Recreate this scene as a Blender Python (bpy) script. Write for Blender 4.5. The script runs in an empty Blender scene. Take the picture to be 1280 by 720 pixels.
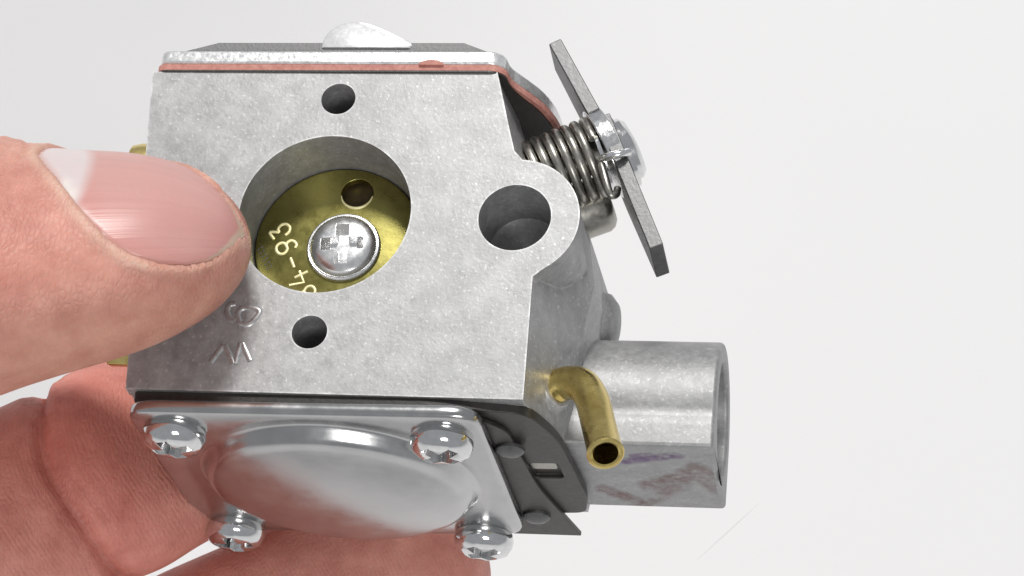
import bpy, bmesh, math
import numpy as np
from mathutils import Matrix, Vector

# ------------------------------------------------------------------ camera, world, lamps, exposure
SC = bpy.context.scene
COL = SC.collection
MM = 0.001
FPX = 3500.0                                   # focal length in pixels of a 1280 px wide picture
TILT = math.radians(30)                        # camera looks steeply down at a white table
AXIS = 0.56                                    # metres from lens to table along the lens axis
CAM_Z = AXIS * math.cos(TILT)

cam_d = bpy.data.cameras.new('camera'); cam = bpy.data.objects.new('camera', cam_d); COL.objects.link(cam)
cam.location = (0, 0, CAM_Z); cam.rotation_euler = (TILT, 0, 0)
cam_d.sensor_width = 36; cam_d.lens = FPX / 1280 * 36
cam_d.clip_start = 0.01; cam_d.clip_end = 50
SC.camera = cam
CAM_W = Matrix.Translation(cam.location) @ Matrix.Rotation(TILT, 4, 'X')

world = bpy.data.worlds.new('World'); SC.world = world; world.use_nodes = True
bg = world.node_tree.nodes['Background']
bg.inputs[0].default_value = (0.93, 0.96, 1.0, 1); bg.inputs[1].default_value = 0.38

def area(name, loc, target, size, power, col=(1, 1, 1)):
    l = bpy.data.lights.new(name, 'AREA'); l.shape = 'RECTANGLE'; l.size, l.size_y = size
    l.energy = power; l.color = col
    o = bpy.data.objects.new(name, l); COL.objects.link(o); o.location = loc
    o.rotation_euler = (Vector(target) - Vector(loc)).to_track_quat('-Z', 'Y').to_euler()
    return o
area('ceiling_lamp', (-0.05, 1.15, 1.75), (0, 0.25, 0.1), (0.45, 0.32), 25.5, (1.0, 0.985, 0.96))
area('fill_light', (0.12, -0.85, 1.15), (0.0, 0.35, 0.1), (0.4, 0.4), 6.6, (1.0, 0.99, 0.97))  # added fill light, brightens the fingers below the thumb

SC.view_settings.view_transform = 'Standard'; SC.view_settings.look = 'None'
SC.view_settings.exposure = 0.0; SC.view_settings.gamma = 1.0
SC.render.engine = 'CYCLES'

# ------------------------------------------------------------------ carburetor frame (mm): x right, y away through the bore, z up
p_, y_, r_ = np.radians([-25.22, -10.56, 5.53])
T = np.array([-19.53, 291.43, 7.78])
def _rot(a, ax):
    c, s = np.cos(a), np.sin(a)
    return np.array({'x': [[1, 0, 0], [0, c, -s], [0, s, c]], 'y': [[c, 0, s], [0, 1, 0], [-s, 0, c]], 'z': [[c, -s, 0], [s, c, 0], [0, 0, 1]]}[ax])
RM = _rot(r_, 'y') @ _rot(p_, 'x') @ _rot(y_, 'z')
EYE = -RM.T @ T
def PL(px, py, ax, v):                         # pixel -> point on the plane axis = v of the carburetor frame
    d = RM.T @ np.array([(px - 640) / FPX, 1, (360 - py) / FPX])
    return EYE + (v - EYE[ax]) / d[ax] * d
def PD(px, py, d):                             # pixel + metres along the lens axis (mm) -> carburetor frame
    return RM.T @ (np.array([(px - 640) / FPX * d, d, (360 - py) / FPX * d]) - T)
def cam_vec(v): return RM.T @ np.array(v, float)
_c = np.eye(4)
S_ = np.array([[1, 0, 0], [0, 0, 1], [0, -1, 0]], float)      # (x, depth, up) -> blender camera axes
_c[:3, :3] = S_ @ RM; _c[:3, 3] = S_ @ T * MM
FRAME = CAM_W @ Matrix(_c.tolist())            # carburetor frame in metres -> world
BASE = np.array([2.0, 15.0, -25.0])            # base of the carburetor, mm

# ------------------------------------------------------------------ materials
def mat(name):
    m = bpy.data.materials.new(name); m.use_nodes = True
    return m, m.node_tree.nodes, m.node_tree.links, m.node_tree.nodes['Principled BSDF']
def N(nt, kind, **kw):
    n = nt.new(kind)
    for k, v in kw.items():
        if k.startswith('i_'): n.inputs[k[2:].replace('_', ' ')].default_value = v
        else: setattr(n, k, v)
    return n
def ramp(nt, stops):
    r = nt.new('ShaderNodeValToRGB'); e = r.color_ramp.elements
    while len(e) < len(stops): e.new(0.5)
    for el, (p, c) in zip(e, stops):
        el.position = p; el.color = (*c, 1) if len(c) == 3 else c
    return r
def g(v): return (v, v, v)

def metal(name, c0, c1, rough=(0.3, 0.5), metallic=1.0, scale=900, detail=6, bump=0.0, bscale=2500, big=0.0, spec=0.5, bdist=0.0001, sparkle=0.0, edge_glint=0.0, bigscale=130):
    m, nt, L, B = mat(name)
    tc = nt.new('ShaderNodeTexCoord')
    nz = N(nt, 'ShaderNodeTexNoise', i_Scale=scale, i_Detail=detail, i_Roughness=0.65)
    L.new(tc.outputs['Object'], nz.inputs['Vector'])
    rc = ramp(nt, [(0.3, c0), (0.7, c1)]); L.new(nz.outputs[0], rc.inputs[0])
    out = rc.outputs[0]
    if big > 0:
        n2 = N(nt, 'ShaderNodeTexNoise', i_Scale=bigscale, i_Detail=4)
        L.new(tc.outputs['Object'], n2.inputs['Vector'])
        r2 = ramp(nt, [(0.35, g(1 - big)), (0.65, g(1))]); L.new(n2.outputs[0], r2.inputs[0])
        mx = N(nt, 'ShaderNodeMix', data_type='RGBA', blend_type='MULTIPLY'); mx.inputs[0].default_value = 1
        L.new(out, mx.inputs[6]); L.new(r2.outputs[0], mx.inputs[7]); out = mx.outputs[2]
    if sparkle:
        n4 = N(nt, 'ShaderNodeTexNoise', i_Scale=2600, i_Detail=2); L.new(tc.outputs['Object'], n4.inputs['Vector'])
        r4 = ramp(nt, [(0.60, g(0)), (0.72, g(1))]); L.new(n4.outputs[0], r4.inputs[0])
        mx4 = N(nt, 'ShaderNodeMix', data_type='RGBA'); mu4 = N(nt, 'ShaderNodeMath', operation='MULTIPLY'); mu4.inputs[1].default_value = sparkle
        L.new(r4.outputs[0], mu4.inputs[0]); L.new(mu4.outputs[0], mx4.inputs[0]); L.new(out, mx4.inputs[6]); mx4.inputs[7].default_value = (.95, .95, .95, 1); out = mx4.outputs[2]
    if edge_glint:                                      # edge highlights painted into the colour, broken up by noise
        be = nt.new('ShaderNodeBevel'); be.samples = 4; be.inputs['Radius'].default_value = .00035
        ge = nt.new('ShaderNodeNewGeometry'); vd = N(nt, 'ShaderNodeVectorMath', operation='DOT_PRODUCT')
        L.new(be.outputs[0], vd.inputs[0]); L.new(ge.outputs['Normal'], vd.inputs[1])
        r5 = ramp(nt, [(0.90, g(edge_glint)), (0.992, g(0))]); L.new(vd.outputs['Value'], r5.inputs[0])
        mx5 = N(nt, 'ShaderNodeMix', data_type='RGBA'); n6 = N(nt, 'ShaderNodeTexNoise', i_Scale=700, i_Detail=4); L.new(tc.outputs['Object'], n6.inputs['Vector'])
        r6 = ramp(nt, [(.38, g(.15)), (.62, g(1.6))]); L.new(n6.outputs[0], r6.inputs[0]); m6 = N(nt, 'ShaderNodeMath', operation='MULTIPLY', use_clamp=True)
        L.new(r5.outputs[0], m6.inputs[0]); L.new(r6.outputs[0], m6.inputs[1]); L.new(m6.outputs[0], mx5.inputs[0]); L.new(out, mx5.inputs[6]); mx5.inputs[7].default_value = (.9, .9, .9, 1); out = mx5.outputs[2]
    L.new(out, B.inputs['Base Color'])
    rr = ramp(nt, [(0.3, g(rough[0])), (0.7, g(rough[1]))]); L.new(nz.outputs[0], rr.inputs[0])
    L.new(rr.outputs[0], B.inputs['Roughness'])
    B.inputs['Metallic'].default_value = metallic
    B.inputs['Specular IOR Level'].default_value = spec
    if bump:
        n3 = N(nt, 'ShaderNodeTexNoise', i_Scale=bscale, i_Detail=4, i_Roughness=0.6)
        L.new(tc.outputs['Object'], n3.inputs['Vector'])
        b = N(nt, 'ShaderNodeBump'); b.inputs['Strength'].default_value = bump; b.inputs['Distance'].default_value = bdist
        L.new(n3.outputs[0], b.inputs['Height']); L.new(b.outputs[0], B.inputs['Normal'])
    return m

M_CAST = metal('cast_aluminium', g(0.33), g(0.46), (0.38, 0.55), 0.45, 1100, 7, 0.28, 2000, 0.16, bdist=0.00008, sparkle=.3, edge_glint=.42, bigscale=420)
M_CAST2 = metal('cast_aluminium_barrel', g(0.31), g(0.42), (0.46, 0.6), 0.6, 1200, 6, 0.3, 1500, 0.14, sparkle=.2, edge_glint=.35, bigscale=350)
M_COVER = metal('pump_cover_metal', g(0.70), g(0.92), (0.2, 0.42), 0.7, 1500, 5, 0.35, 1500)
M_PAD = metal('pump_cover_cast', g(0.14), g(0.21), (0.45, 0.6), 0.5, 1800, 5, 0.4, 2500)
M_ZINC = metal('bright_zinc_sheet', g(0.48), g(0.55), (0.15, 0.28), 1.0, 260, 8, 0.08, 700, 0.08)
M_CHROME = metal('bright_screw_steel', g(0.66), g(0.76), (0.06, 0.14), 1.0, 1200, 3, 0.1, 900)
M_STEEL = metal('spring_steel', (0.34, 0.33, 0.30), (0.46, 0.44, 0.40), (0.28, 0.42), 1.0, 1600, 3)
M_LEVER = metal('lever_steel', g(0.11), g(0.17), (0.35, 0.5), 0.9, 1600, 4, 0.2, 2200)
M_LEVERB = metal('lever_hub_steel', g(0.75), g(0.88), (0.12, 0.3), 1.0, 1600, 4, 0.3, 1500)
M_BRASS = metal('brass', (0.62, 0.45, 0.13), (0.86, 0.70, 0.29), (0.18, 0.36), 1.0, 450, 6, 0.12, 1200, 0.12)
M_PLATE = metal('brass_choke_plate', (0.275, 0.245, 0.072), (0.33, 0.30, 0.10), (0.24, 0.36), 1.0, 900, 4, 0.06, 1500)
M_DIGIT = metal('brass_highlight', (0.95, 0.85, 0.42), (1.0, 0.93, 0.55), (0.35, 0.5), 0.35, 900, 3)  # highlights of the stamped strokes painted as pale, bright brass
M_BLACK = metal('black_gasket', (0.020, 0.018, 0.015), (0.040, 0.036, 0.031), (0.35, 0.5), 0.0, 1500, 4, 0.3, 2500)
M_RED = metal('red_fibre_gasket', (0.40, 0.15, 0.12), (0.60, 0.30, 0.25), (0.7, 0.85), 0.0, 1800, 5, 0.5, 2500)
M_SCREW = metal('satin_screw_steel', g(0.82), g(0.92), (0.20, 0.32), 1.0, 1200, 3, 0.1, 900)
M_LOBE = metal('pump_cover_lobe', g(0.78), g(0.88), (0.3, 0.42), 0.6, 1200, 4, 0.12, 1500)
M_BROWN = metal('dark_brown_metal', (0.07, 0.05, 0.022), (0.11, 0.08, 0.035), (0.4, 0.5), 0.6, 1200, 3)  # dark brown metal for the bar behind the choke plate
M_MARK = metal('cast_mark', g(0.42), g(0.60), (0.28, 0.42), 0.7, 1500, 4)

# ------------------------------------------------------------------ geometry helpers (mm, carburetor frame)
def link(name, verts, faces, m, parent=None, smooth=False, angle=None, off=True):
    me = bpy.data.meshes.new(name)
    v = np.asarray(verts, float)
    if off: v = v - BASE
    me.from_pydata((v * MM).tolist(), [], [list(map(int, f)) for f in faces]); me.update()
    bm = bmesh.new(); bm.from_mesh(me); bmesh.ops.recalc_face_normals(bm, faces=bm.faces); bm.to_mesh(me); bm.free()
    me.materials.append(m)
    o = bpy.data.objects.new(name, me); COL.objects.link(o)
    if parent: o.parent = parent
    if smooth:
        for p in me.polygons: p.use_smooth = True
        if angle: me.set_sharp_from_angle(angle=math.radians(angle))
    return o
def loft(rings, cap=True, closed=True):
    n = len(rings[0]); v = np.concatenate([np.asarray(r, float) for r in rings]); f = []
    for k in range(len(rings) - 1):
        for i in range(n if closed else n - 1):
            j = (i + 1) % n
            f.append((k * n + i, k * n + j, (k + 1) * n + j, (k + 1) * n + i))
    if cap:
        f.append(tuple(range(n))[::-1]); f.append(tuple(range((len(rings) - 1) * n, len(rings) * n)))
    return v, f
def prism(poly, ax, a, b):
    def put(v):
        o = [[q[0], v, q[1]] if ax == 1 else [q[0], q[1], v] if ax == 2 else [v, q[0], q[1]] for q in poly]
        return o
    return loft([put(a), put(b)])
def frame(d, up=(0, 0, 1)):
    d = np.asarray(d, float) / np.linalg.norm(d); up = np.asarray(up, float)
    if abs(d @ up) > 0.95: up = np.array([0, 1.0, 0])
    u = np.cross(up, d); u /= np.linalg.norm(u)
    return u, np.cross(d, u), d
def revolve(prof, c, d, n=48, cap=True):       # prof: (radius, distance along d)
    u, w, d = frame(d); c = np.asarray(c, float); a = np.linspace(0, 2 * np.pi, n, endpoint=False)
    rings = [c + d * h + np.outer(np.cos(a) * r, u) + np.outer(np.sin(a) * r, w) for r, h in prof]
    return loft(rings, cap)
def tube(path, r, n=16, cap=True, inner=None, up=(0, 0, 1)):
    P = np.asarray(path, float); rings = []; a = np.linspace(0, 2 * np.pi, n, endpoint=False)
    u = None
    rr = np.broadcast_to(np.asarray(r, float), (len(P),))
    for i in range(len(P)):
        d = P[min(i + 1, len(P) - 1)] - P[max(i - 1, 0)]; d /= np.linalg.norm(d)
        if u is None: u, w, _ = frame(d, up)
        else:
            u = u - d * (u @ d); u /= np.linalg.norm(u); w = np.cross(d, u)
        rings.append(P[i] + np.outer(np.cos(a) * rr[i], u) + np.outer(np.sin(a) * rr[i], w))
    if inner is not None:
        ri = []
        for i, R in enumerate(rings): ri.append(P[i] + (R - P[i]) * inner / rr[i])
        rings = rings + [ri[-1]] + ri[::-1][1:]
    return loft(rings, cap)
def spline(P, n):                              # Catmull-Rom through P
    P = np.asarray(P, float); Q = np.vstack([2 * P[0] - P[1], P, 2 * P[-1] - P[-2]]); out = []
    for t in np.linspace(0, len(P) - 1, n):
        i = min(int(t), len(P) - 2); f = t - i; a, b, c, d = Q[i:i + 4]
        out.append(0.5 * (2 * b + (c - a) * f + (2 * a - 5 * b + 4 * c - d) * f * f + (3 * b - a - 3 * c + d) * f ** 3))
    return np.array(out)
def join(*gs):
    V, Fc, k = [], [], 0
    for v, f in gs:
        V.append(np.asarray(v)); Fc += [tuple(i + k for i in q) for q in f]; k += len(v)
    return np.concatenate(V), Fc
def rounded(poly, r, n=6):                     # round the corners of a 2-D polygon; r a number or one per corner
    P = np.asarray(poly, float); out = []; m = len(P)
    for i in range(m):
        ri = r[i] if hasattr(r, '__len__') else r
        a, b, c = P[i - 1], P[i], P[(i + 1) % m]
        if ri <= 0: out.append(b); continue
        u = (a - b) / np.linalg.norm(a - b); v = (c - b) / np.linalg.norm(c - b)
        k = min(ri, 0.45 * np.linalg.norm(a - b), 0.45 * np.linalg.norm(c - b))
        for t in np.linspace(0, 1, n):
            out.append((1 - t) ** 2 * (b + u * k) + 2 * t * (1 - t) * b + t * t * (b + v * k))
    return np.array(out)
def boolean(o, cuts, op='DIFFERENCE'):
    tmp = []
    for v, f in cuts:
        c = link('cutter', v, f, M_CAST, o.parent, off=True); tmp.append(c)
        md = o.modifiers.new('b', 'BOOLEAN'); md.operation = op; md.object = c; md.solver = 'EXACT'
    bake(o)
    for c in tmp:
        me = c.data; bpy.data.objects.remove(c); bpy.data.meshes.remove(me)
def bake(o):
    dg = bpy.context.evaluated_depsgraph_get(); dg.update()
    me = bpy.data.meshes.new_from_object(o.evaluated_get(dg)); old = o.data
    o.modifiers.clear(); o.data = me; me.name = o.name; bpy.data.meshes.remove(old)
def bevel(o, w, seg=2, ang=35, smooth=True):
    md = o.modifiers.new('bv', 'BEVEL'); md.width = w * MM; md.segments = seg; md.limit_method = 'ANGLE'; md.angle_limit = math.radians(ang)
    md.use_clamp_overlap = True; md.harden_normals = True
    for p in o.data.polygons: p.use_smooth = True; md.miter_outer = 'MITER_ARC'
    bake(o)

# ------------------------------------------------------------------ the white table
def build_backdrop():
    m, nt, L, B = mat('white_paper')
    tc = nt.new('ShaderNodeTexCoord')
    nz = N(nt, 'ShaderNodeTexNoise', i_Scale=6, i_Detail=4); L.new(tc.outputs['Object'], nz.inputs['Vector'])
    r = ramp(nt, [(0.3, (0.76, 0.76, 0.76)), (0.7, (0.78, 0.78, 0.78))]); L.new(nz.outputs[0], r.inputs[0])
    L.new(r.outputs[0], B.inputs['Base Color']); B.inputs['Roughness'].default_value = 0.8
    B.inputs['Specular IOR Level'].default_value = 0.2
    me = bpy.data.meshes.new('table_surface')
    me.from_pydata([(-2, -1.5, 0), (2, -1.5, 0), (2, 3, 0), (-2, 3, 0)], [], [(0, 1, 2, 3)])
    me.materials.append(m)
    o = bpy.data.objects.new('table_surface', me); COL.objects.link(o); o['kind'] = 'structure'
    o['label'] = 'plain white paper covered table behind the hand and carburetor'
build_backdrop()
def build_crease():
    def on_table(px, py):
        d = CAM_W.to_3x3() @ Vector(((px - 640) / FPX, (360 - py) / FPX, -1)); return CAM_W.translation + d * (-CAM_W.translation.z / d.z)
    t = bpy.data.objects['table_surface']; a, b = on_table(868, 703), on_table(951, 627)
    e = (b - a).normalized(); w = Vector((-e.y, e.x, 0)) * .00011; up = Vector((0, 0, .00005))
    vs = []
    for k in range(13):
        c = a.lerp(b, k / 12); q = math.sin(math.pi * (k + .3) / 12.6)
        vs += [tuple(c - w * q), tuple(c + up * q + Vector((0, 0, .00001))), tuple(c + w * q)]
    fs = [(3 * k + j, 3 * k + j + 1, 3 * k + j + 4, 3 * k + j + 3) for k in range(12) for j in range(2)]
    me = bpy.data.meshes.new('crease'); me.from_pydata(vs, [], fs)
    m, nt, L, B = mat('paper_crease'); B.inputs['Base Color'].default_value = (.69, .69, .69, 1); B.inputs['Roughness'].default_value = .9
    me.materials.append(m)
    o = bpy.data.objects.new('crease', me); COL.objects.link(o); o.parent = t
build_crease()

# ------------------------------------------------------------------ carburetor
carb = bpy.data.objects.new('carburetor', None); COL.objects.link(carb)
carb.empty_display_size = 0.02
carb.matrix_world = FRAME @ Matrix.Translation(Vector((BASE * MM).tolist()))
carb['label'] = 'small grey cast metal carburetor with brass fittings pinched between thumb and fingers'
carb['category'] = 'carburetor'

def circ(cx, cz, r, a0, a1, n):
    return [(cx + r * math.cos(math.radians(a)), cz + r * math.sin(math.radians(a))) for a in np.linspace(a0, a1, n)]

def build_body():
    LUG = (20.1, -0.2)
    outline = [(-18.4, -20.4), (22.75, -20.55), (22.55, -6.9)] + circ(*LUG, 6.75, -58, 88, 26) + [(19.4, 7.6), (18.8, 9.6), (16.75, 17.0), (-21.0, 16.9)]
    b = link('body', *prism(outline, 1, 0, 1.6), M_CAST, carb)
    A = [(-18.3, -20.3), (22.6, -20.45), (22.4, -6.8), (21.6, -1), (20.3, 4), (18.9, 8.4), (16.6, 16.9), (-20.9, 16.8)]
    Bq = [(-18.3, -20.3), (25.2, -20.4), (26.6, -9), (27.4, -3), (26.4, 3), (20.6, 8.6), (17.6, 16.9), (-20.9, 16.8)]
    Cq = [(-18.3, -20.3), (25.6, -20.4), (27.2, -9), (28.0, -3), (27.0, 3), (21.0, 8.6), (17.8, 16.9), (-20.9, 16.8)]
    rear = loft([[(x, 1.0, z) for x, z in A], [(x, 10, z) for x, z in Bq], [(x, 31, z) for x, z in Cq]])
    lug = revolve([(6.7, 0), (6.7, 9.5)], (LUG[0], 0.6, LUG[1]), (0, 1, 0), 64)
    tb = revolve([(2.9, 0), (2.9, 2.6), (2.5, 3.2)], (22.2, 8.2, -16.1), (0.85, -0.5, 0.1), 36)
    boolean(b, [rear, lug], 'UNION')
    boolean(b, [tb], 'UNION')
    boolean(b, [revolve([(9.15, -1), (9.15, 29.5)], (0, 0, 0), (0, 1, 0), 128),
                revolve([(1.85, -1), (1.85, 24)], (-0.1, 0, 13.65), (0, 1, 0), 40),
                revolve([(1.85, -1), (1.85, 24)], (0.05, 0, -13.62), (0, 1, 0), 40),
                revolve([(3.78, -1), (3.78, 7.6), (1.5, 10.2), (1.5, 16)], (20.1, 0, -0.2), (0, 1, 0), 64)], 'DIFFERENCE')
    bevel(b, 0.36, 3, 38)
    return b
body = build_body()

def part(name, gf, m, parent=carb, smooth=True, angle=40, bev=None):
    o = link(name, *gf, m, parent, smooth, angle)
    if bev: bevel(o, bev, 2, 40)
    return o

# cast marks on the front face: thin ridges
def stroke(name, pts, y, m, parent, r=0.2, flat=0.6):
    P3 = [PL(px, py, 1, y) for px, py in pts]
    v, f = tube(spline(P3, 6 * len(P3)) if len(P3) > 2 else P3, r, 8)
    v[:, 1] = y + (v[:, 1] - y) * flat
    return part(name, (v, f), m, parent)
def seg_strokes(name, lines, y, m, parent, r, flat=0.6):
    gs = []
    for pts in lines:
        P3 = [PL(px, py, 1, y) for px, py in pts]
        if len(P3) > 4: P3 = spline(P3, 5 * len(P3))
        v, f = tube(P3, r, 8); v[:, 1] = y + (v[:, 1] - y) * flat; gs.append((v, f))
    return part(name, join(*gs), m, parent)
seg_strokes('cast_letter', [[(263, 453), (271, 442), (279, 432)], [(281, 432), (287, 444), (292, 455)], [(294, 455), (297, 443), (301, 429)], [(303, 429), (308, 440), (313, 451)]], 0.0, M_MARK, body, 0.33, .4)
ring = [(300, 404), (297, 393), (303, 385), (316, 385), (324, 389), (320, 397), (311, 405), (300, 404)]
seg_strokes('cast_letter', [ring], 0.0, M_MARK, body, 0.31, .4)
seg_strokes('cast_letter', [[(294, 379), (287, 381), (284, 389), (287, 398), (293, 401)]], 0.0, M_MARK, body, 0.31, .4)

# top: gasket, pump cover, raised pad, lobe
def build_top():
    cov = [(-20.4, -0.25), (16.3, -0.35), (17.4, 0.6), (17.6, 3.0), (18.9, 5.2), (20.6, 8.4), (21.5, 12), (21.7, 16), (20.9, 20.5), (18.8, 25), (17.6, 31), (-20.6, 31)]
    rr = [1.2, 0.8, 0.8, 1, 1.5, 2, 2, 2, 2, 2, 2, 2]
    gk = rounded([(x * 1.012, y + (0.12 if y < 1 else 0)) for x, y in cov], rr)
    gs = rounded([(x * 1.006 - (.45 if x > 18 else 0), y + (.1 if y < 1 else 0)) for x, y in cov], rr)
    part('shade_sheet', prism(gs, 2, 16.85, 17.05), M_BLACK, smooth=False)  # black sheet added to darken the lobe's underside; also the line below the gasket
    part('pump_gasket', prism(gk, 2, 17.05, 17.75), M_RED, smooth=False)
    c = part('pump_cover', prism(rounded(cov, rr), 2, 17.75, 19.45), M_COVER, bev=0.35)
    # raised pad, sloping at both ends
    pr = [(-19.6, 19.3), (-18.7, 19.6), (-14.3, 20.9), (12.7, 20.95), (16.0, 19.6), (16.4, 19.3)]
    v, f = loft([[(x, 0.55, z) for x, z in pr], [(x, 1.6, z) for x, z in pr], [(x * .99, 29, z) for x, z in pr]])
    part('raised_pad', (v, f), M_PAD, c, bev=0.2)
    lp = [(-2.9, 20.2), (-2.75, 21.3), (-2.2, 22.3), (-1.2, 23.1), (.4, 23.5), (1.9, 23.35), (3.6, 22.7), (5.2, 21.9), (6.6, 21.1), (7.2, 20.6), (7.0, 20.2)]
    lp = np.array([(x, z) for x, _, z in spline([(x, 0, z) for x, z in lp], 40)])
    mid = lp.mean(0)
    def lob(k, yy): return [(mid[0] + (x - mid[0]) * k, yy, 20.2 + (z - 20.2) * k) for x, z in lp]
    part('cover_lobe', loft([lob(.93, .30), lob(.975, .42), lob(1, .8), lob(1, 7), lob(.9, 9), lob(.5, 10.5)]), M_LOBE, c)
    # swelling of the gasket edge
    part('gasket_blister', prism([(9.6 + 1.35 * math.cos(a), 17.6 + .62 * math.sin(a)) for a in np.linspace(0, math.pi, 14)], 1, -.5, .3), M_RED, smooth=False)
build_top()

# choke plate in the bore, its screw, hole and stamped digits
YD = 7.0
def build_choke():
    pl = link('choke_plate', *revolve([(8.6, 0.0), (9.0, 0.12), (9.08, 0.5), (9.08, 1.0)], (0, YD, 0), (0, 1, 0), 96), M_PLATE, carb)
    boolean(pl, [revolve([(1.75, -1), (1.75, 3)], (1.45, YD, 5.95), (0, 1, 0), 40)])
    bevel(pl, 0.12, 2, 40)
    part('hole_glint', tube([(1.45 + 1.72 * math.cos(a), YD + .02, 5.95 + 1.72 * math.sin(a)) for a in np.radians(np.linspace(188, 352, 30))], [.06 + .12 * math.sin(math.pi * k / 29) for k in range(30)], 10), M_DIGIT, pl)  # glint on the hole's lower edge, added as a bright crescent
    # "84-93" read from the bottom up, tops of the digits to the left
    Lo = lambda q: np.array([(310 + q[0] * 110 / 689), (260 + q[1] * 115 / 720)])
    digs = {
        'stamped_three': [[(205, 245), (172, 190), (240, 188), (236, 165), (262, 132), (300, 126), (328, 150), (322, 185), (292, 212)]],
        'stamped_nine': [[(306, 305), (286, 276), (250, 276), (224, 302), (226, 338), (254, 360), (290, 350), (308, 322), (306, 305)], [(300, 290), (312, 266), (338, 254), (366, 264), (380, 288), (368, 312)]],
        'stamped_dash': [[(333, 390), (362, 465)]],
        'stamped_four': [[(322, 605), (438, 582), (402, 492)], [(365, 545), (468, 495)]],
        'stamped_eight': [[(438, 650), (462, 618), (500, 612), (525, 640), (515, 675), (480, 690), (448, 680), (438, 650), (415, 668), (385, 668), (368, 700), (385, 735), (425, 735), (445, 700), (448, 680)]],
    }
    for nm, lines in digs.items():
        seg_strokes('stamped_digit', [[Lo(q) for q in l] for l in lines], YD, M_DIGIT, pl, 0.16, 0.5)
    for k in range(6):                          # fine knurl marks near the rim
        for j in range(2):
            q = (75 + k * 14 + j * 26, 330 + k * 30 - j * 20)
            seg_strokes('knurl_mark', [[Lo(q), Lo((q[0] + 14, q[1] - 12))]], YD, M_LEVER, pl, 0.09, 0.4)
    part('choke_shaft', prism([(-1.8, YD + 1.4), (3.4, YD + 1.4), (3.4, YD + 3.6), (-1.8, YD + 3.6)], 2, -9.4, 9.4), M_BROWN, smooth=False)
    return pl
choke = build_choke()

def screw_geo(name, R, H, m, parent, loc, d, spin, washer=0.0):
    """pan-head screw: head along +z of its own axes"""
    pr = [(R * .9, -0.4), (R * .97, 0.0), (R, 0.25 * H), (R * .97, .5 * H), (R * .86, .78 * H), (R * .62, .95 * H), (R * .3, 1.0 * H), (0.02, 1.01 * H)]
    if washer: pr = [(washer, -0.3), (washer, 0.25), (washer * .97, .42), (R * 1.03, .45)] + pr[2:]
    o = link(name, *revolve(pr, BASE, (0, 0, 1), 56), m, None, True, 50)
    cut = []
    for k in range(2):
        w0, w1, l0, l1 = .15 * R, .21 * R, .40 * R, .74 * R
        h0, h1 = .15 * H, 1.3 * H
        v = []
        for (w, l, h) in ((w0, l0, h0), (w1, l1, h1)):
            q = [(-l, -w, h), (l, -w, h), (l, w, h), (-l, w, h)]
            v.append([(x, y, z) if k == 0 else (-y, x, z) for x, y, z in q])
        v, f = loft(v); cut.append((v + BASE, f))
    boolean(o, cut)
    bevel(o, 0.08, 2, 45)
    o.parent = parent
    u, w, dd = frame(d)
    c, s = math.cos(spin), math.sin(spin)
    Rm = np.eye(4); Rm[:3, 0] = u * c + w * s; Rm[:3, 1] = -u * s + w * c; Rm[:3, 2] = dd
    Rm[:3, 3] = (np.asarray(loc) - BASE) * MM
    o.matrix_local = Matrix(Rm.tolist())
    return o
screw_geo('choke_screw', 3.65, 1.25, M_SCREW, carb, (0.75, YD, -0.55), (0, -1, 0), 0.06, 4.0)

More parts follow.
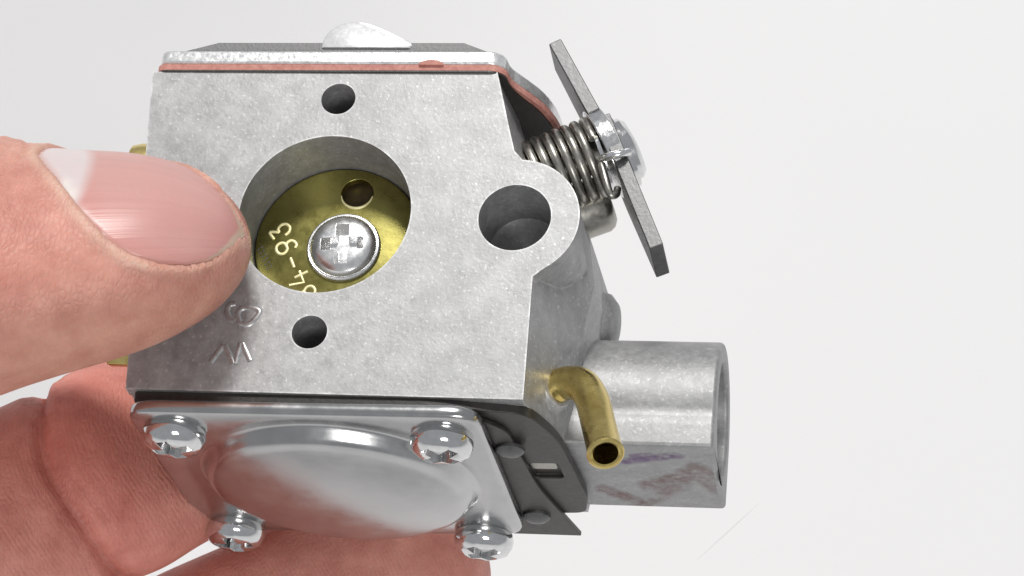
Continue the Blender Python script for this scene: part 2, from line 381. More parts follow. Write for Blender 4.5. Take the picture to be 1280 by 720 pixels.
# bottom: black gasket and diaphragm, metering cover with pressed dome, four screws
def build_bottom():
    o1 = [(-17.6, 0.5), (14, 0.4), (23.0, 1.6), (25.3, 8), (26.4, 24), (25.8, 28.6), (23.0, 28.9), (22.0, 31.5), (-17.6, 31.5)]
    a = link('metering_gasket', *prism(rounded(o1, [.5, 2, 2, 3, 3, 1.6, .6, 1, 1]), 2, -20.35, -21.45), M_BLACK, carb)
    boolean(a, [prism(rounded([(21.2, 14.8), (24.4, 14.6), (24.6, 18.6), (21.4, 18.8)], .6), 2, -20.9, -25)])
    bevel(a, 0.15, 2, 40)
    part('slot_insert', prism(rounded([(21.5, 14.9), (24.2, 14.8), (24.2, 16.4), (21.5, 16.5)], .4), 2, -20.8, -21.3), M_STEEL, a, smooth=False)
    o2 = [(-17.2, 0.2), (15.5, 0.1), (20.5, 4.5), (21.6, 20), (24.6, 34.2), (-16.8, 34.2)]
    d = link('diaphragm', *prism(rounded(o2, [.5, 1, 2, 3, .2, 1]), 2, -21.47, -22.0), M_BLACK, carb)
    bevel(d, 0.12, 2, 40)
    for (x, y) in ((20.2, 9.4), (20.4, 28.2)):
        part('rivet', revolve([(1.55, 0), (1.5, .35), (1.1, .7), (.5, .85), (.02, .88)], (x, y, -21.95), (0, 0, -1), 32), M_LEVER, d)
    # cover plate: rounded rectangle with a pressed, raised round centre; rings from the rim inward
    rect = rounded([(-17.9, -1.2), (18.6, -1.7), (18.9, 31.2), (-17.6, 32.4)], 3.0, 12)
    # resample by angle round the dome centre
    cx, cy = 1.3, 15.6
    na = 144; ang = np.linspace(0, 2 * np.pi, na, endpoint=False)
    def hit(th):
        dx, dy = math.cos(th), math.sin(th); best = 0
        for i in range(len(rect)):
            p, q = rect[i - 1], rect[i]; e = q - p; den = dx * e[1] - dy * e[0]
            if abs(den) < 1e-9: continue
            t = ((p[0] - cx) * e[1] - (p[1] - cy) * e[0]) / den; s = ((p[0] - cx) * dy - (p[1] - cy) * dx) / den
            if t > 0 and -1e-6 <= s <= 1 + 1e-6: best = max(best, t)
        return best
    rim = np.array([hit(t) for t in ang]); ca, sa = np.cos(ang), np.sin(ang)
    def ring(rad, z): return np.stack([cx + rad * ca, cy + rad * sa, np.full(na, z)], 1)
    rings = [ring(rim - .25, -22.0), ring(rim, -22.25), ring(rim, -23.0), ring(rim - .12, -23.25), ring(rim - .5, -23.4), ring(np.minimum(rim - .6, 15.6), -23.42),
             ring(14.9, -23.43), ring(14.65, -23.48), ring(14.45, -23.65), ring(14.2, -24.1), ring(13.9, -24.65), ring(13.6, -25.0), ring(13.1, -25.25), ring(12.3, -25.42), ring(11, -25.6), ring(9, -25.82), ring(7, -25.98), ring(5, -26.1), ring(3, -26.18), ring(1.2, -26.21), ring(.05, -26.22)]
    cp = part('metering_cover', loft(rings), M_ZINC, angle=60)
    for k, (x, y) in enumerate([(-13.7, 3.6), (14.3, 3.4), (-13.7, 31.0), (14.3, 31.2)]):
        screw_geo('cover_screw', 3.3, 2.3, M_CHROME, carb, (x, y, -23.42), (0, 0, -1), [0.3, 0.75, 0.1, 0.5][k])
build_bottom()

# barrel on the right with a bored end
def build_barrel():
    c, r = (21.3, -13.8), 8.8
    prof = [(12.45, -20.0), (12.45, -17.6), (12.5, -17.0), (12.62, -16.6)] + [(c[0] + r * math.cos(math.radians(a)), c[1] + r * math.sin(math.radians(a))) for a in np.linspace(194, 0, 56)] + [(30.1, -20.0)]
    b = link('side_barrel', *prism(prof, 0, 24.5, 40.7), M_CAST2, carb)
    boolean(b, [revolve([(6.3, 0), (6.3, -4), (5.2, -4.2), (5.2, -11)], (41.5, 21.4, -13.4), (1, 0, 0), 64)])
    bevel(b, 0.45, 3, 35)
    # felt pen strokes on the flat underside
    nx, ny = 130, 130
    X, Y = np.meshgrid(np.linspace(26.2, 40.2, nx), np.linspace(12.95, 29.7, ny)); ink = np.zeros((2, ny, nx))
    rng = np.random.RandomState(3)
    def add(k, pts, w, s):
        P2 = np.array([PL(px, py, 2, -20.03)[:2] for px, py in pts])
        for a, b_ in zip(P2[:-1], P2[1:]):
            e = b_ - a; t = np.clip(((X - a[0]) * e[0] + (Y - a[1]) * e[1]) / (e @ e), 0, 1)
            dd = np.hypot(X - a[0] - t * e[0], (Y - a[1] - t * e[1]) * .7)
            ink[k] = np.maximum(ink[k], s * np.clip(1.5 - dd / w, 0, 1))
    add(0, [(783, 577), (800, 574), (825, 572), (848, 570)], .55, 1.0); add(0, [(790, 570), (812, 568)], .35, .6)
    add(1, [(755, 612), (780, 620), (805, 630)], .8, .8); add(1, [(805, 630), (830, 622)], .6, .5)
    add(1, [(812, 606), (835, 600), (858, 592)], 1.0, .8); add(1, [(830, 616), (850, 606), (866, 590)], .9, .6); add(1, [(880, 600), (896, 612)], .9, .6)
    add(1, [(868, 584), (890, 590), (897, 603)], .8, .6)
    v = np.stack([X.ravel(), Y.ravel(), np.full(X.size, -20.03)], 1)
    f = [(j * nx + i, j * nx + i + 1, (j + 1) * nx + i + 1, (j + 1) * nx + i) for j in range(ny - 1) for i in range(nx - 1)]
    m, nt, L, B = mat('felt_pen_ink')
    col = nt.new('ShaderNodeAttribute'); col.attribute_name = 'ink'
    tc = nt.new('ShaderNodeTexCoord'); nz = N(nt, 'ShaderNodeTexNoise', i_Scale=900, i_Detail=4); L.new(tc.outputs['Object'], nz.inputs['Vector'])
    L.new(col.outputs['Color'], B.inputs['Base Color']); B.inputs['Roughness'].default_value = .6
    mu = N(nt, 'ShaderNodeMath', operation='MULTIPLY'); L.new(col.outputs['Alpha'], mu.inputs[0])
    mr = N(nt, 'ShaderNodeMapRange'); mr.inputs[1].default_value = .3; mr.inputs[2].default_value = .6; L.new(nz.outputs[0], mr.inputs[0]); L.new(mr.outputs[0], mu.inputs[1])
    m2 = N(nt, 'ShaderNodeMath', operation='MULTIPLY'); m2.inputs[1].default_value = .58; L.new(mu.outputs[0], m2.inputs[0])
    L.new(m2.outputs[0], B.inputs['Alpha'])
    o = link('ink_mark', v, f, m, b, True)
    at = o.data.color_attributes.new('ink', 'FLOAT_COLOR', 'POINT')
    A0, A1 = ink[0].ravel(), ink[1].ravel(); tot = np.maximum(A0, A1)
    cc = np.where((A0 > A1)[:, None], np.array([.16, .07, .22]), np.array([.22, .10, .09]))
    at.data.foreach_set('color', np.concatenate([cc, tot[:, None]], 1).ravel().astype(np.float32))
build_barrel()

# bulge of the casting behind the lug
part('side_boss', revolve([(3.6, -3), (3.6, 3), (3.3, 4.2), (2.4, 5.0), (.02, 5.3)], (23.6, 20.5, -2.4), (1, -.1, -.1), 40), M_CAST2)

# brass elbow
def build_elbow():
    p0 = PL(690, 486, 1, 7.0); d0 = (RM @ p0 + T)[1]
    pts = [PD(676, 488, d0 + 1.2), p0, PD(708, 479, d0 - .8), PD(727, 481, d0 - 2.4), PD(740, 500, d0 - 4.6), PD(748, 530, d0 - 7.6), PD(757, 567, d0 - 12.0)]
    P = spline(pts, 60)
    o = part('fuel_elbow', tube(P, 1.75, 40, cap=True, inner=1.28), M_BRASS, angle=50)
    d = P[-1] - P[-4]; d /= np.linalg.norm(d)
    part('elbow_lip', revolve([(1.28, -.35), (1.83, -.35), (1.88, -.05), (1.74, .12), (1.45, .14), (1.28, 0), (1.28, -.35)], P[-1], d, 48, False), M_BRASS, o)
    d = P[8] - P[4]
    part('elbow_collar', revolve([(1.7, -.4), (2.25, -.3), (2.35, 0), (2.2, .3), (1.7, .35)], P[9], d, 40), M_BRASS, o)
build_elbow()

# throttle shaft, spring, lever
def build_throttle():
    Yv = np.array([0, 1.0, 0])
    def axes(deg):
        a = math.radians(deg); return np.array([math.cos(a), 0, math.sin(a)]), np.array([-math.sin(a), 0, math.cos(a)])
    S, U = axes(23)
    H = PL(758, 192, 1, 10.0)                    # where the shaft meets the lever
    part('throttle_shaft', revolve([(1.7, -14), (1.7, 1.0)], H, S, 32), M_STEEL)
    turns, n = 8.5, 9 * 36
    t = np.linspace(0, 1, n); th = t * turns * 2 * np.pi
    hh = -10.6 + 9.6 * t; R = 3.75 + .3 * t
    P = H + np.outer(hh, S) + np.outer(R * np.cos(th), Yv) + np.outer(R * np.sin(th), U)
    part('throttle_spring', tube(P, .52, 12, up=(1, 0, 0)), M_STEEL, angle=60)
    part('spring_tail', tube(spline([PL(755, 197, 1, 5.6), PL(762, 195, 1, 4.6), PL(776, 192, 1, 4.5), PL(786, 190, 1, 5.3)], 14), .42, 12), M_LEVERB)
    part('spring_hook', tube(spline([PL(752, 205, 1, 6.2), PL(757, 225, 1, 6.0), PL(763, 243, 1, 6.2), PL(770, 243, 1, 6.6), PL(772, 236, 1, 7)], 20), .42, 12), M_STEEL)
    SL, UL = axes(29.5)                            # lever: flat plate, outline in (along UL, depth)
    def plate(name, outl, m, h0, h1, parent=carb, bev=.15):
        rg = [[H + SL * h + UL * u + Yv * y for u, y in outl] for h in (h0, h1)]
        return part(name, loft(rg), m, parent, bev=bev)
    SD, UD = axes(23.5)                          # the lower arm is bent back a little
    rg = [[H + SD * h + UD * u + Yv * y for u, y in [(2, -4.6), (-14.9, -4.6), (-15.3, 1.6), (-5, 4.6), (2, 5)]] for h in (.1, 1.6)]
    lv = part('throttle_lever', loft(rg), M_LEVER, bev=.12)
    plate('lever_hub', [(5.2 * math.cos(a), 5.0 * math.sin(a)) for a in np.linspace(0, 2 * np.pi, 48, endpoint=False)], M_LEVERB, -.4, 1.3, lv)
    plate('lever_arm', [(3.0, -4.2), (13.0, -4.2), (13.2, 1.6), (3, 4)], M_LEVER, -.3, 1.15, lv)
    part('lever_nut', revolve([(4.2, 1.4), (4.2, 1.9), (3.5, 2.0), (3.5, 2.5), (3.0, 3.0), (2, 3.2), (.02, 3.25)], H - UL * 0.6, SL, 40), M_CHROME)
    part('stop_boss', revolve([(2.2, -6.4), (3.1, -6.0), (3.1, -.9), (2.8, -.3), (2.2, .1)], PL(762, 252, 1, 15), S, 36), M_STEEL)
    part('shaft_washer', revolve([(4.0, -.9), (4.0, -.5)], H, S, 40), M_LEVERB)
build_throttle()

# brass mixture screws on the left flank
def build_left():
    def hexa(c, r, x0, x1):
        a = np.radians(np.arange(6) * 60 + 15)
        return loft([[(x, c[0] + r * math.cos(t), c[1] + r * math.sin(t)) for t in a] for x in (x0, x1)])
    part('brass_screw', join(hexa((6.5, -13.6), 1.5, -19.9, -23.0), revolve([(1.2, 0), (1.2, 3)], (-17.5, 6.5, -13.6), (-1, 0, 0), 24)), M_BRASS, smooth=False, bev=.2)
    part('brass_screw', revolve([(2.0, -4.6), (2.9, -4.0), (3.1, -3.0), (3.1, -1.6), (2.4, -1.4), (2.4, 2)], (-20.0, 8, 8.9), (1, 0, 0), 40), M_BRASS)
build_left()

# ------------------------------------------------------------------ hand
def build_hand():
    th = math.radians(54)
    # thumb: picture stations (x, top, bottom, depth y of the carburetor frame)
    st = np.array([(-420, 175, 590, -2), (-260, 118, 560, -7), (-160, 128, 528, -9.5), (-60, 158, 503, -10.2), (0, 170, 487, -10.0), (50, 183, 470, -9.6), (100, 187, 455, -9.2), (150, 190, 441, -8.8), (200, 199, 424, -8.3),
                   (245, 218, 402, -7.5), (275, 238, 382, -6.7), (295, 259, 362, -6.0), (307, 279, 344, -5.4), (314, 298, 326, -5.0)], float)
    sx = st[:, 0]
    nrm = cam_vec((0.05, -math.cos(th), math.sin(th))); ax = cam_vec((1, 0, 0)); ax -= nrm * (ax @ nrm); ax /= np.linalg.norm(ax)
    lat = np.cross(nrm, ax)                       # towards picture top
    if (RM @ lat)[2] < 0: lat = -lat
    kH = math.sqrt(math.cos(th) ** 2 + (0.78 * math.sin(th)) ** 2)
    cen, W = [], []
    for x, a, b, yy in st:
        c = PL(x, (a + b) / 2, 1, yy); d = (RM @ c + T)[1]
        cen.append(c); W.append((b - a) / 2 / FPX * d / kH)
    cen, W = np.array(cen), np.array(W)
    xs = np.concatenate([np.linspace(-420, 240, 60), np.linspace(245, 314, 24)])
    def smooth_interp(x, col):                    # monotone cubic
        h = np.diff(sx); dl_ = np.diff(col) / h; mm = np.zeros(len(sx)); mm[0], mm[-1] = dl_[0], dl_[-1]
        pr_ = dl_[:-1] * dl_[1:]; mm[1:-1] = np.where(pr_ > 0, 2 * dl_[:-1] * dl_[1:] / np.where(pr_ > 0, dl_[:-1] + dl_[1:], 1), 0)
        k = np.clip(np.searchsorted(sx, x) - 1, 0, len(h) - 1); t = np.clip((x - sx[k]) / h[k], 0, 1)
        return (2 * t ** 3 - 3 * t ** 2 + 1) * col[k] + (t ** 3 - 2 * t ** 2 + t) * h[k] * mm[k] + (-2 * t ** 3 + 3 * t ** 2) * col[k + 1] + (t ** 3 - t ** 2) * h[k] * mm[k + 1]
    PH = np.linspace(0, 2 * np.pi, 72, endpoint=False)      # 0 = nail direction, + towards picture top
    def sec(x, phi, off=0.0):
        c = np.stack([smooth_interp(x, cen[:, k]) for k in range(3)], -1); w = smooth_interp(x, W) + off
        ln, ll = np.cos(phi), np.sin(phi)
        hn = np.where(ln > 0, 0.74, 0.82)
        e = 2 / 2.25
        return c + (np.sign(ll) * np.abs(ll) ** e * w)[..., None] * lat + (np.sign(ln) * np.abs(ln) ** e * w * hn)[..., None] * nrm
    thumb = loft([sec(np.full(72, x), PH) for x in xs])
    # fingers as chains of rings: (point, half width, half thickness)
    def chain(pts, nrm0, n=70, tip=True):
        P = spline([p for p, _, _ in pts], n)
        tt = np.linspace(0, len(pts) - 1, n)
        w = np.interp(tt, np.arange(len(pts)), [a for _, a, _ in pts]); h = np.interp(tt, np.arange(len(pts)), [b for _, _, b in pts])
        if tip:                                   # rounded end
            L = np.concatenate([[0], np.cumsum(np.linalg.norm(np.diff(P, axis=0), axis=1))]); rem = L[-1] - L
            k = np.clip(rem / 9.5, 0, 1); s = np.sqrt(np.clip(1 - (1 - k) ** 2.2, 0.002, 1)); w, h = w * s, h * s
        a = np.linspace(0, 2 * np.pi, 64, endpoint=False); rings = []; e = 2 / 2.2
        for i in range(n):
            d = P[min(i + 1, n - 1)] - P[max(i - 1, 0)]; d /= np.linalg.norm(d)
            nn = nrm0 - d * (nrm0 @ d); nn /= np.linalg.norm(nn); l = np.cross(d, nn)
            ca, sa = np.cos(a), np.sin(a)
            rings.append(P[i] + np.outer(np.sign(ca) * np.abs(ca) ** e * h[i], nn) + np.outer(np.sign(sa) * np.abs(sa) ** e * w[i], l))
        return P, loft(rings)
    pad = cam_vec((0, -1, 0.15)); pad /= np.linalg.norm(pad)
    Pi, index = chain([(PD(-760, 640, 305), 12, 12), (PD(-520, 800, 292), 11.5, 11), (PD(-330, 800, 289), 11.2, 10.5), (PD(-120, 712, 296), 11.2, 9.8), (PD(30, 641, 303), 11.5, 9.2), (PD(110, 604, 308), 11.6, 8.9), (PD(215, 556, 318), 11.6, 8.8), (PD(330, 515, 330), 10, 8.2), (PD(390, 488, 334), 9.4, 7.4)], pad)
    Pm, middle = chain([(PD(-760, 840, 312), 12, 12), (PD(-480, 1010, 306), 11.5, 11), (PD(-240, 1010, 303), 11.3, 10.5), (PD(-20, 958, 308), 11.2, 9.8), (PD(150, 879, 316), 11.2, 9.4), (PD(260, 824, 321), 11.2, 9.2), (PD(380, 768, 326), 11.0, 9), (PD(500, 712, 331), 10.8, 8.4), (PD(602, 672, 335), 10.2, 7.6)], pad)
    Pr, ringf = chain([(PD(-780, 1010, 322), 12, 12), (PD(-520, 1190, 322), 11, 10.5), (PD(-260, 1200, 322), 10.8, 10), (PD(-40, 1130, 326), 10.6, 9.6), (PD(160, 1060, 334), 10.4, 9), (PD(330, 990, 342), 9.8, 8.2)], pad)
    Pp, little = chain([(PD(-800, 1150, 334), 11, 11), (PD(-560, 1330, 336), 10, 9.5), (PD(-330, 1350, 338), 9.6, 9), (PD(-130, 1300, 342), 9.2, 8.4), (PD(30, 1240, 348), 8.6, 7.6)], pad)
    _, palm1 = chain([(PD(-420, 390, 288), 15, 13), (PD(-700, 520, 300), 22, 16), (PD(-1000, 760, 318), 34, 19), (PD(-1300, 850, 328), 36, 20), (PD(-1700, 880, 335), 30, 20), (PD(-2300, 900, 340), 30, 24), (PD(-3600, 930, 345), 36, 34)], cam_vec((0.2, -1, 0.5)), 80, False)
    _, palm2 = chain([(PD(-720, 660, 305), 15, 13), (PD(-760, 900, 320), 20, 14), (PD(-800, 1150, 332), 15, 12)], cam_vec((1, -.3, 0)), 30, False)
    v, f = join(thumb, index, middle, ringf, little, palm1, palm2)
    me = bpy.data.meshes.new('hand'); me.from_pydata(v.tolist(), [], [list(map(int, q)) for q in f])
    bm = bmesh.new(); bm.from_mesh(me); bmesh.ops.recalc_face_normals(bm, faces=bm.faces); bm.to_mesh(me); bm.free()
    o = bpy.data.objects.new('hand', me); COL.objects.link(o)
    rm = o.modifiers.new('r', 'REMESH'); rm.mode = 'VOXEL'; rm.voxel_size = 0.55
    sm = o.modifiers.new('s', 'SMOOTH'); sm.factor = .5; sm.iterations = 10
    bake(o); me = o.data
    n = len(me.vertices)
    co = np.empty(n * 3); me.vertices.foreach_get('co', co); co = co.reshape(-1, 3)
    no = np.empty(n * 3); me.vertices.foreach_get('normal', no); no = no.reshape(-1, 3)
    # ---- coordinates along / round each digit
    rel = co - cen[7]; s_ax = rel @ ax
    cam_pt = co @ RM.T + T; pxx = 640 + FPX * cam_pt[:, 0] / cam_pt[:, 1]; pyy = 360 - FPX * cam_pt[:, 2] / cam_pt[:, 1]
    sA = np.interp(s_ax, (cen - cen[7]) @ ax, sx)           # station along the thumb
    cc = np.stack([np.interp(sA, sx, cen[:, k]) for k in range(3)], 1); ww = np.interp(sA, sx, W)
    dl, dn = (co - cc) @ lat, (co - cc) @ nrm
    phi = np.arctan2(dl, dn / .78)
    is_th = (np.hypot(dl, dn / .78) < ww * 1.12) & (sA > -420)
    def nearest(P):
        best = np.full(n, 1e9); u = np.zeros(n); L = np.concatenate([[0], np.cumsum(np.linalg.norm(np.diff(P, axis=0), axis=1))])
        for i in range(0, len(P)):
            d = ((co - P[i]) ** 2).sum(1); k = d < best; best[k] = d[k]
            j = min(i + 1, len(P) - 1); e = P[j] - P[max(j - 1, 0)]; u[k] = L[i] + ((co[k] - P[i]) @ e) / (np.linalg.norm(e) + 1e-9)
        return np.sqrt(best), u
    di, ui = nearest(Pi); dm, um = nearest(Pm)
    is_i = (~is_th) & (di < 13) & (di < dm); is_m = (~is_th) & (dm < 13) & ~is_i
    Li = np.linalg.norm(np.diff(Pi, axis=0), axis=1).sum(); Lm = np.linalg.norm(np.diff(Pm, axis=0), axis=1).sum()
    # ---- nail bed and folds on the thumb
    NT = np.array([(44, 22, 24), (48, 18, 38), (58, 11, 48), (78, -1, 58), (106, -19, 64), (144, -39, 66), (178, -51, 62), (210, -58, 53), (244, -62, 40), (268, -61, 29), (283, -55, 21), (295, -42, 12), (303, -25, 2), (307, -10, -8)], float)
    NT[:, 1:] = np.radians(NT[:, 1:])
    def nlim(s): return np.interp(s, NT[:, 0], NT[:, 1]), np.interp(s, NT[:, 0], NT[:, 2])
    nss = np.linspace(NT[0, 0], NT[-1, 0], 240); nlo, nhi = nlim(nss)
    edge = np.concatenate([np.stack([nss / 12.3, nlo * 11], 1), np.stack([nss / 12.3, nhi * 11], 1)])
    def nail_d(s, ph):                            # signed distance to the nail's rim in mm, positive inside
        s, ph = np.atleast_1d(s), np.atleast_1d(ph); q = np.stack([s / 12.3, ph * 11], 1); best = np.full(len(s), 1e9)
        for e_ in edge: best = np.minimum(best, ((q - e_) ** 2).sum(1))
        lo, hi = nlim(s); ins = (s > NT[0, 0]) & (s < NT[-1, 0]) & (ph > lo) & (ph < hi)
        return np.where(ins, 1, -1) * np.sqrt(best)
    gg = np.full(n, -9.0); sel = is_th & (sA > -20)
    gg[sel] = nail_d(sA[sel], phi[sel])
    disp = np.zeros(n)
    disp -= 0.55 * np.clip(gg / .5, 0, 1)
    fold = np.exp(-((gg + .55) / .6) ** 2)
    disp += fold * np.where(sA > 270, .10, .38)
    # knuckle wrinkles behind the nail
    for s0, dp in ((30, .16), (12, .26), (-8, .18), (-30, .4), (-48, .3), (-75, .45), (-100, .3)):
        disp -= np.where(is_th & (np.abs(phi) < 1.7), dp * np.exp(-((sA - s0 - 14 * np.sin(2 * phi) - 5 * np.sin(7 * phi + s0)) / 4.5) ** 2), 0)
    # flexion creases of the fingers
    pad_i = no @ pad
    crease = np.zeros(n)
    def lat_of(P, u):
        return (pyy - 600) / 12
    uc = np.interp(0, [0, 1], [0, 1])
    iu = ((co - PD(110, 612, 309)) @ (PD(215, 565, 319) - PD(110, 612, 309))) / np.linalg.norm(PD(215, 565, 319) - PD(110, 612, 309))
    il = (pxx - 92) * 0.39 + (pyy - 612) * 0.92           # across the finger, px
    ipx = (pxx - 92) * 0.92 - (pyy - 612) * 0.39          # along the finger, px
    bow = ipx + (il / 115) ** 2 * -18 + 14 - 6 * np.sin(il / 40)
    mi = is_i & (pad_i > -.3)
    crease += np.where(mi, 1.0 * np.exp(-(bow / 13) ** 2) + .5 * np.exp(-((bow - 4) / 4.5) ** 2) + .22 * np.exp(-((bow - 22 - 5 * np.sin(il / 25)) / 4) ** 2) + .2 * np.exp(-((bow + 24 - 6 * np.sin(il / 31)) / 4) ** 2), 0)
    crease += np.where(mi, .5 * np.exp(-((bow + 150) / 12) ** 2) + .5 * np.exp(-((bow + 185) / 12) ** 2), 0)
    disp -= crease
    disp += np.where(mi, 0.5 * np.exp(-((bow - 60) / 45) ** 2), 0)
    co2 = co + no * disp[:, None]
    # flesh flattened where it presses on the front face
    on = is_th & (co2[:, 0] > -20.8) & (co2[:, 1] > -.02) & (co2[:, 2] > -20.3)
    co2[on, 1] = np.maximum(-.02, np.minimum(co2[on, 1], -.02))
    me.vertices.foreach_set('co', (co2 * MM).ravel()); me.update()
    # ---- attributes for the skin material
    col = np.tile(np.array([.64, .305, .245]), (n, 1))
    def mix(mask, c):
        nonlocal col
        m_ = np.clip(mask, 0, 1)[:, None]; col = col * (1 - m_) + np.array(c) * m_
    mix(np.where(is_i | is_m, .85, 0), (.65, .27, .215))
    mix(np.where(is_i, .6 * np.exp(-((bow - 45) / 75) ** 2), 0), (.66, .22, .175))
    mix(np.where(is_th, .55 * np.exp(-((phi + 1.9) / .7) ** 2) * np.clip((sA + 60) / 120, 0, 1), 0), (.60, .30, .20))
    mix(np.where(is_th, .45 * np.exp(-((sA - 20) / 60) ** 2) * np.exp(-((phi + .9) / .6) ** 2), 0), (.62, .27, .21))
    mix(fold * np.where(sA < 200, .75, .4), (.72, .50, .40))
    rs = np.random.RandomState(5); blot = np.zeros(n)
    for _ in range(60):
        c0 = co[rs.randint(n)]; blot += rs.uniform(-1, 1) * np.exp(-((co - c0) ** 2).sum(1) / rs.uniform(3, 9) ** 2)
    mix(np.clip(blot, 0, 1) * .35, (.66, .27, .21)); mix(np.clip(-blot, 0, 1) * .3, (.68, .42, .32))
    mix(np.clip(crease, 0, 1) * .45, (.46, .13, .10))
    at = me.color_attributes.new('skin', 'FLOAT_COLOR', 'POINT')
    at.data.foreach_set('color', np.concatenate([col, np.ones((n, 1))], 1).ravel().astype(np.float32))
    u_attr = np.where(is_i, bow / 11.7, np.where(is_m, um, sA / 12.5))
    v_attr = np.where(is_i, il / 11.7, np.where(is_m, pyy / 11.5, phi * 8))
    ridge = np.where(is_i | is_m, 1.0, np.where(is_th & (np.abs(phi) > 1.7), .3, 0))
    for nm, arr in (('fu', u_attr), ('fv', v_attr), ('ridge', ridge)):
        a_ = me.attributes.new(nm, 'FLOAT', 'POINT'); a_.data.foreach_set('value', arr.astype(np.float32))
    for p in me.polygons: p.use_smooth = True
    # ---- skin material
    m, nt, L, B = mat('skin')
    ca = nt.new('ShaderNodeAttribute'); ca.attribute_name = 'skin'
    tc = nt.new('ShaderNodeTexCoord')
    n1 = N(nt, 'ShaderNodeTexNoise', i_Scale=260, i_Detail=5, i_Roughness=.6); L.new(tc.outputs['Object'], n1.inputs['Vector'])
    r1 = ramp(nt, [(.3, (.84, .74, .72)), (.7, (1.1, 1.14, 1.14))]); L.new(n1.outputs[0], r1.inputs[0])
    mx = N(nt, 'ShaderNodeMix', data_type='RGBA', blend_type='MULTIPLY'); mx.inputs[0].default_value = 1
    L.new(ca.outputs['Color'], mx.inputs[6]); L.new(r1.outputs[0], mx.inputs[7]); L.new(mx.outputs[2], B.inputs['Base Color'])
    B.inputs['Roughness'].default_value = .5; B.inputs['Specular IOR Level'].default_value = .35
    B.inputs['Subsurface Weight'].default_value = .35; B.inputs['Subsurface Radius'].default_value = (1.0, .35, .2); B.inputs['Subsurface Scale'].default_value = .0022
    au = nt.new('ShaderNodeAttribute'); au.attribute_name = 'fu'
    ar = nt.new('ShaderNodeAttribute'); ar.attribute_name = 'ridge'
    n2 = N(nt, 'ShaderNodeTexNoise', i_Scale=330, i_Detail=2); L.new(tc.outputs['Object'], n2.inputs['Vector'])
    ma = N(nt, 'ShaderNodeMath', operation='MULTIPLY_ADD'); ma.inputs[1].default_value = .9
    L.new(n2.outputs[0], ma.inputs[0]); L.new(au.outputs['Fac'], ma.inputs[2])
    mf = N(nt, 'ShaderNodeMath', operation='MULTIPLY'); mf.inputs[1].default_value = 2 * math.pi / .5; L.new(ma.outputs[0], mf.inputs[0])
    sn = N(nt, 'ShaderNodeMath', operation='SINE'); L.new(mf.outputs[0], sn.inputs[0])
    n5 = N(nt, 'ShaderNodeTexNoise', i_Scale=420, i_Detail=3); L.new(tc.outputs['Object'], n5.inputs['Vector'])
    r5 = ramp(nt, [(.38, g(.1)), (.68, g(.7))]); L.new(n5.outputs[0], r5.inputs[0])
    m5 = N(nt, 'ShaderNodeMath', operation='MULTIPLY'); L.new(ar.outputs['Fac'], m5.inputs[0]); L.new(r5.outputs[0], m5.inputs[1])
    mr = N(nt, 'ShaderNodeMath', operation='MULTIPLY'); L.new(sn.outputs[0], mr.inputs[0]); L.new(m5.outputs[0], mr.inputs[1])
    vo = N(nt, 'ShaderNodeTexVoronoi', feature='DISTANCE_TO_EDGE', i_Scale=1300); 
    mp = N(nt, 'ShaderNodeMapping'); mp.inputs['Scale'].default_value = (1.6, 1, .8); L.new(tc.outputs['Object'], mp.inputs[0]); L.new(mp.outputs[0], vo.inputs['Vector'])
    vm = N(nt, 'ShaderNodeMapRange'); vm.inputs[2].default_value = .25; vm.inputs[4].default_value = 1.6; L.new(vo.outputs[0], vm.inputs[0])
    ad = N(nt, 'ShaderNodeMath', operation='ADD'); L.new(mr.outputs[0], ad.inputs[0]); L.new(vm.outputs[0], ad.inputs[1])
    bp = N(nt, 'ShaderNodeBump'); bp.inputs['Strength'].default_value = .5; bp.inputs['Distance'].default_value = .00005
    L.new(ad.outputs[0], bp.inputs['Height']); L.new(bp.outputs[0], B.inputs['Normal'])
    me.materials.clear(); me.materials.append(m)
    o.matrix_world = FRAME
    o['label'] = 'bare hand holding the carburetor with thumb in front and two fingers behind'
    o['category'] = 'hand'
    # ---- nail plate
    nu, nv = 110, 60
    tt = .5 - .5 * np.cos(np.linspace(0, np.pi, nu)); SS, VV = np.meshgrid(NT[0, 0] + (NT[-1, 0] - NT[0, 0]) * tt, -np.cos(np.linspace(0, np.pi, nv)), indexing='ij')
    lo, hi = nlim(SS.ravel()); pv = (lo + hi) / 2 + VV.ravel() * (hi - lo) / 2; sv = SS.ravel()
    gv = nail_d(sv, pv)
    off = -.02 - .45 * np.clip(1 - gv / .8, 0, 1.2) ** 2 * np.where(sv > 285, .45, 1)
    verts = sec(sv, pv, off)
    faces = [(i * nv + j, i * nv + j + 1, (i + 1) * nv + j + 1, (i + 1) * nv + j) for i in range(nu - 1) for j in range(nv - 1)]
    m, nt, L, B = mat('nail')
    ca = nt.new('ShaderNodeAttribute'); ca.attribute_name = 'nail'; L.new(ca.outputs['Color'], B.inputs['Base Color'])
    B.inputs['Roughness'].default_value = .33; B.inputs['Specular IOR Level'].default_value = .5; B.inputs['Subsurface Weight'].default_value = .2; B.inputs['Subsurface Radius'].default_value = (1, .4, .25); B.inputs['Subsurface Scale'].default_value = .0015
    av = nt.new('ShaderNodeAttribute'); av.attribute_name = 'np'
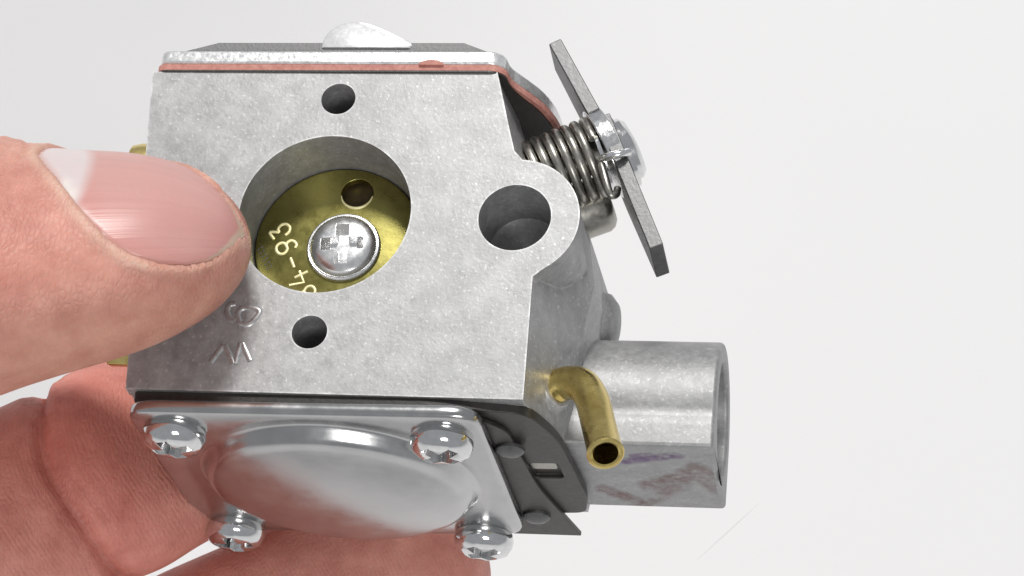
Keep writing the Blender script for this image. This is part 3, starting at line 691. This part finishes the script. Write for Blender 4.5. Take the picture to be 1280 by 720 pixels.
    nn = N(nt, 'ShaderNodeTexNoise', noise_dimensions='1D', i_Scale=14, i_Detail=4); L.new(av.outputs['Fac'], nn.inputs['W'])
    bp = N(nt, 'ShaderNodeBump'); bp.inputs['Strength'].default_value = .5; bp.inputs['Distance'].default_value = .0001; L.new(nn.outputs[0], bp.inputs['Height']); L.new(bp.outputs[0], B.inputs['Normal'])
    no_ = link('thumb_nail', verts, faces, m, None, True, off=False)
    no_.parent = o
    lun = np.clip((121 - 18 * ((pv - .15) / .6) ** 2 - sv) / 16, 0, 1)
    colr = np.tile(np.array([.60, .315, .285]), (len(sv), 1))
    k = (.5 + .5 * np.sin(pv * 6 + 1)) * .3; colr = colr * (1 - k[:, None]) + np.array([.68, .42, .38]) * k[:, None]
    st_ = np.interp(pv, np.linspace(-1.4, 1.4, 90), np.random.RandomState(2).uniform(-1, 1, 90))[:, None] * .035; colr = colr * (1 + st_)
    lowr = np.exp(-((gv - .9) / 1.6) ** 2)[:, None] * .45; colr = colr * (1 - lowr) + np.array([.60, .25, .22]) * lowr
    colr = colr * (1 - .85 * lun[:, None]) + np.array([.70, .64, .64]) * .85 * lun[:, None]
    rim_ = np.clip(1 - gv / .7, 0, 1)[:, None] * .55; colr = colr * (1 - rim_) + np.array([.66, .40, .34]) * rim_
    for (q0, q1, r0) in ((96, -8, .9), (112, -22, .7), (124, -28, .5), (140, -36, .4), (88, -2, .6)):
        bl = np.exp(-(((sv - q0) / 12.3) ** 2 + ((pv - math.radians(q1)) * 11) ** 2) / r0 ** 2)[:, None] * .8; colr = colr * (1 - bl) + np.array([.80, .74, .70]) * bl
    tipw = np.clip((.75 - gv) / .25, 0, 1) * np.clip((sv - 245) / 30, 0, 1)
    colr = colr * (1 - .6 * tipw[:, None]) + np.array([.72, .60, .45]) * .6 * tipw[:, None]
    at = no_.data.color_attributes.new('nail', 'FLOAT_COLOR', 'POINT'); at.data.foreach_set('color', np.concatenate([colr, np.ones((len(sv), 1))], 1).ravel().astype(np.float32))
    a_ = no_.data.attributes.new('np', 'FLOAT', 'POINT'); a_.data.foreach_set('value', pv.astype(np.float32))
build_hand()
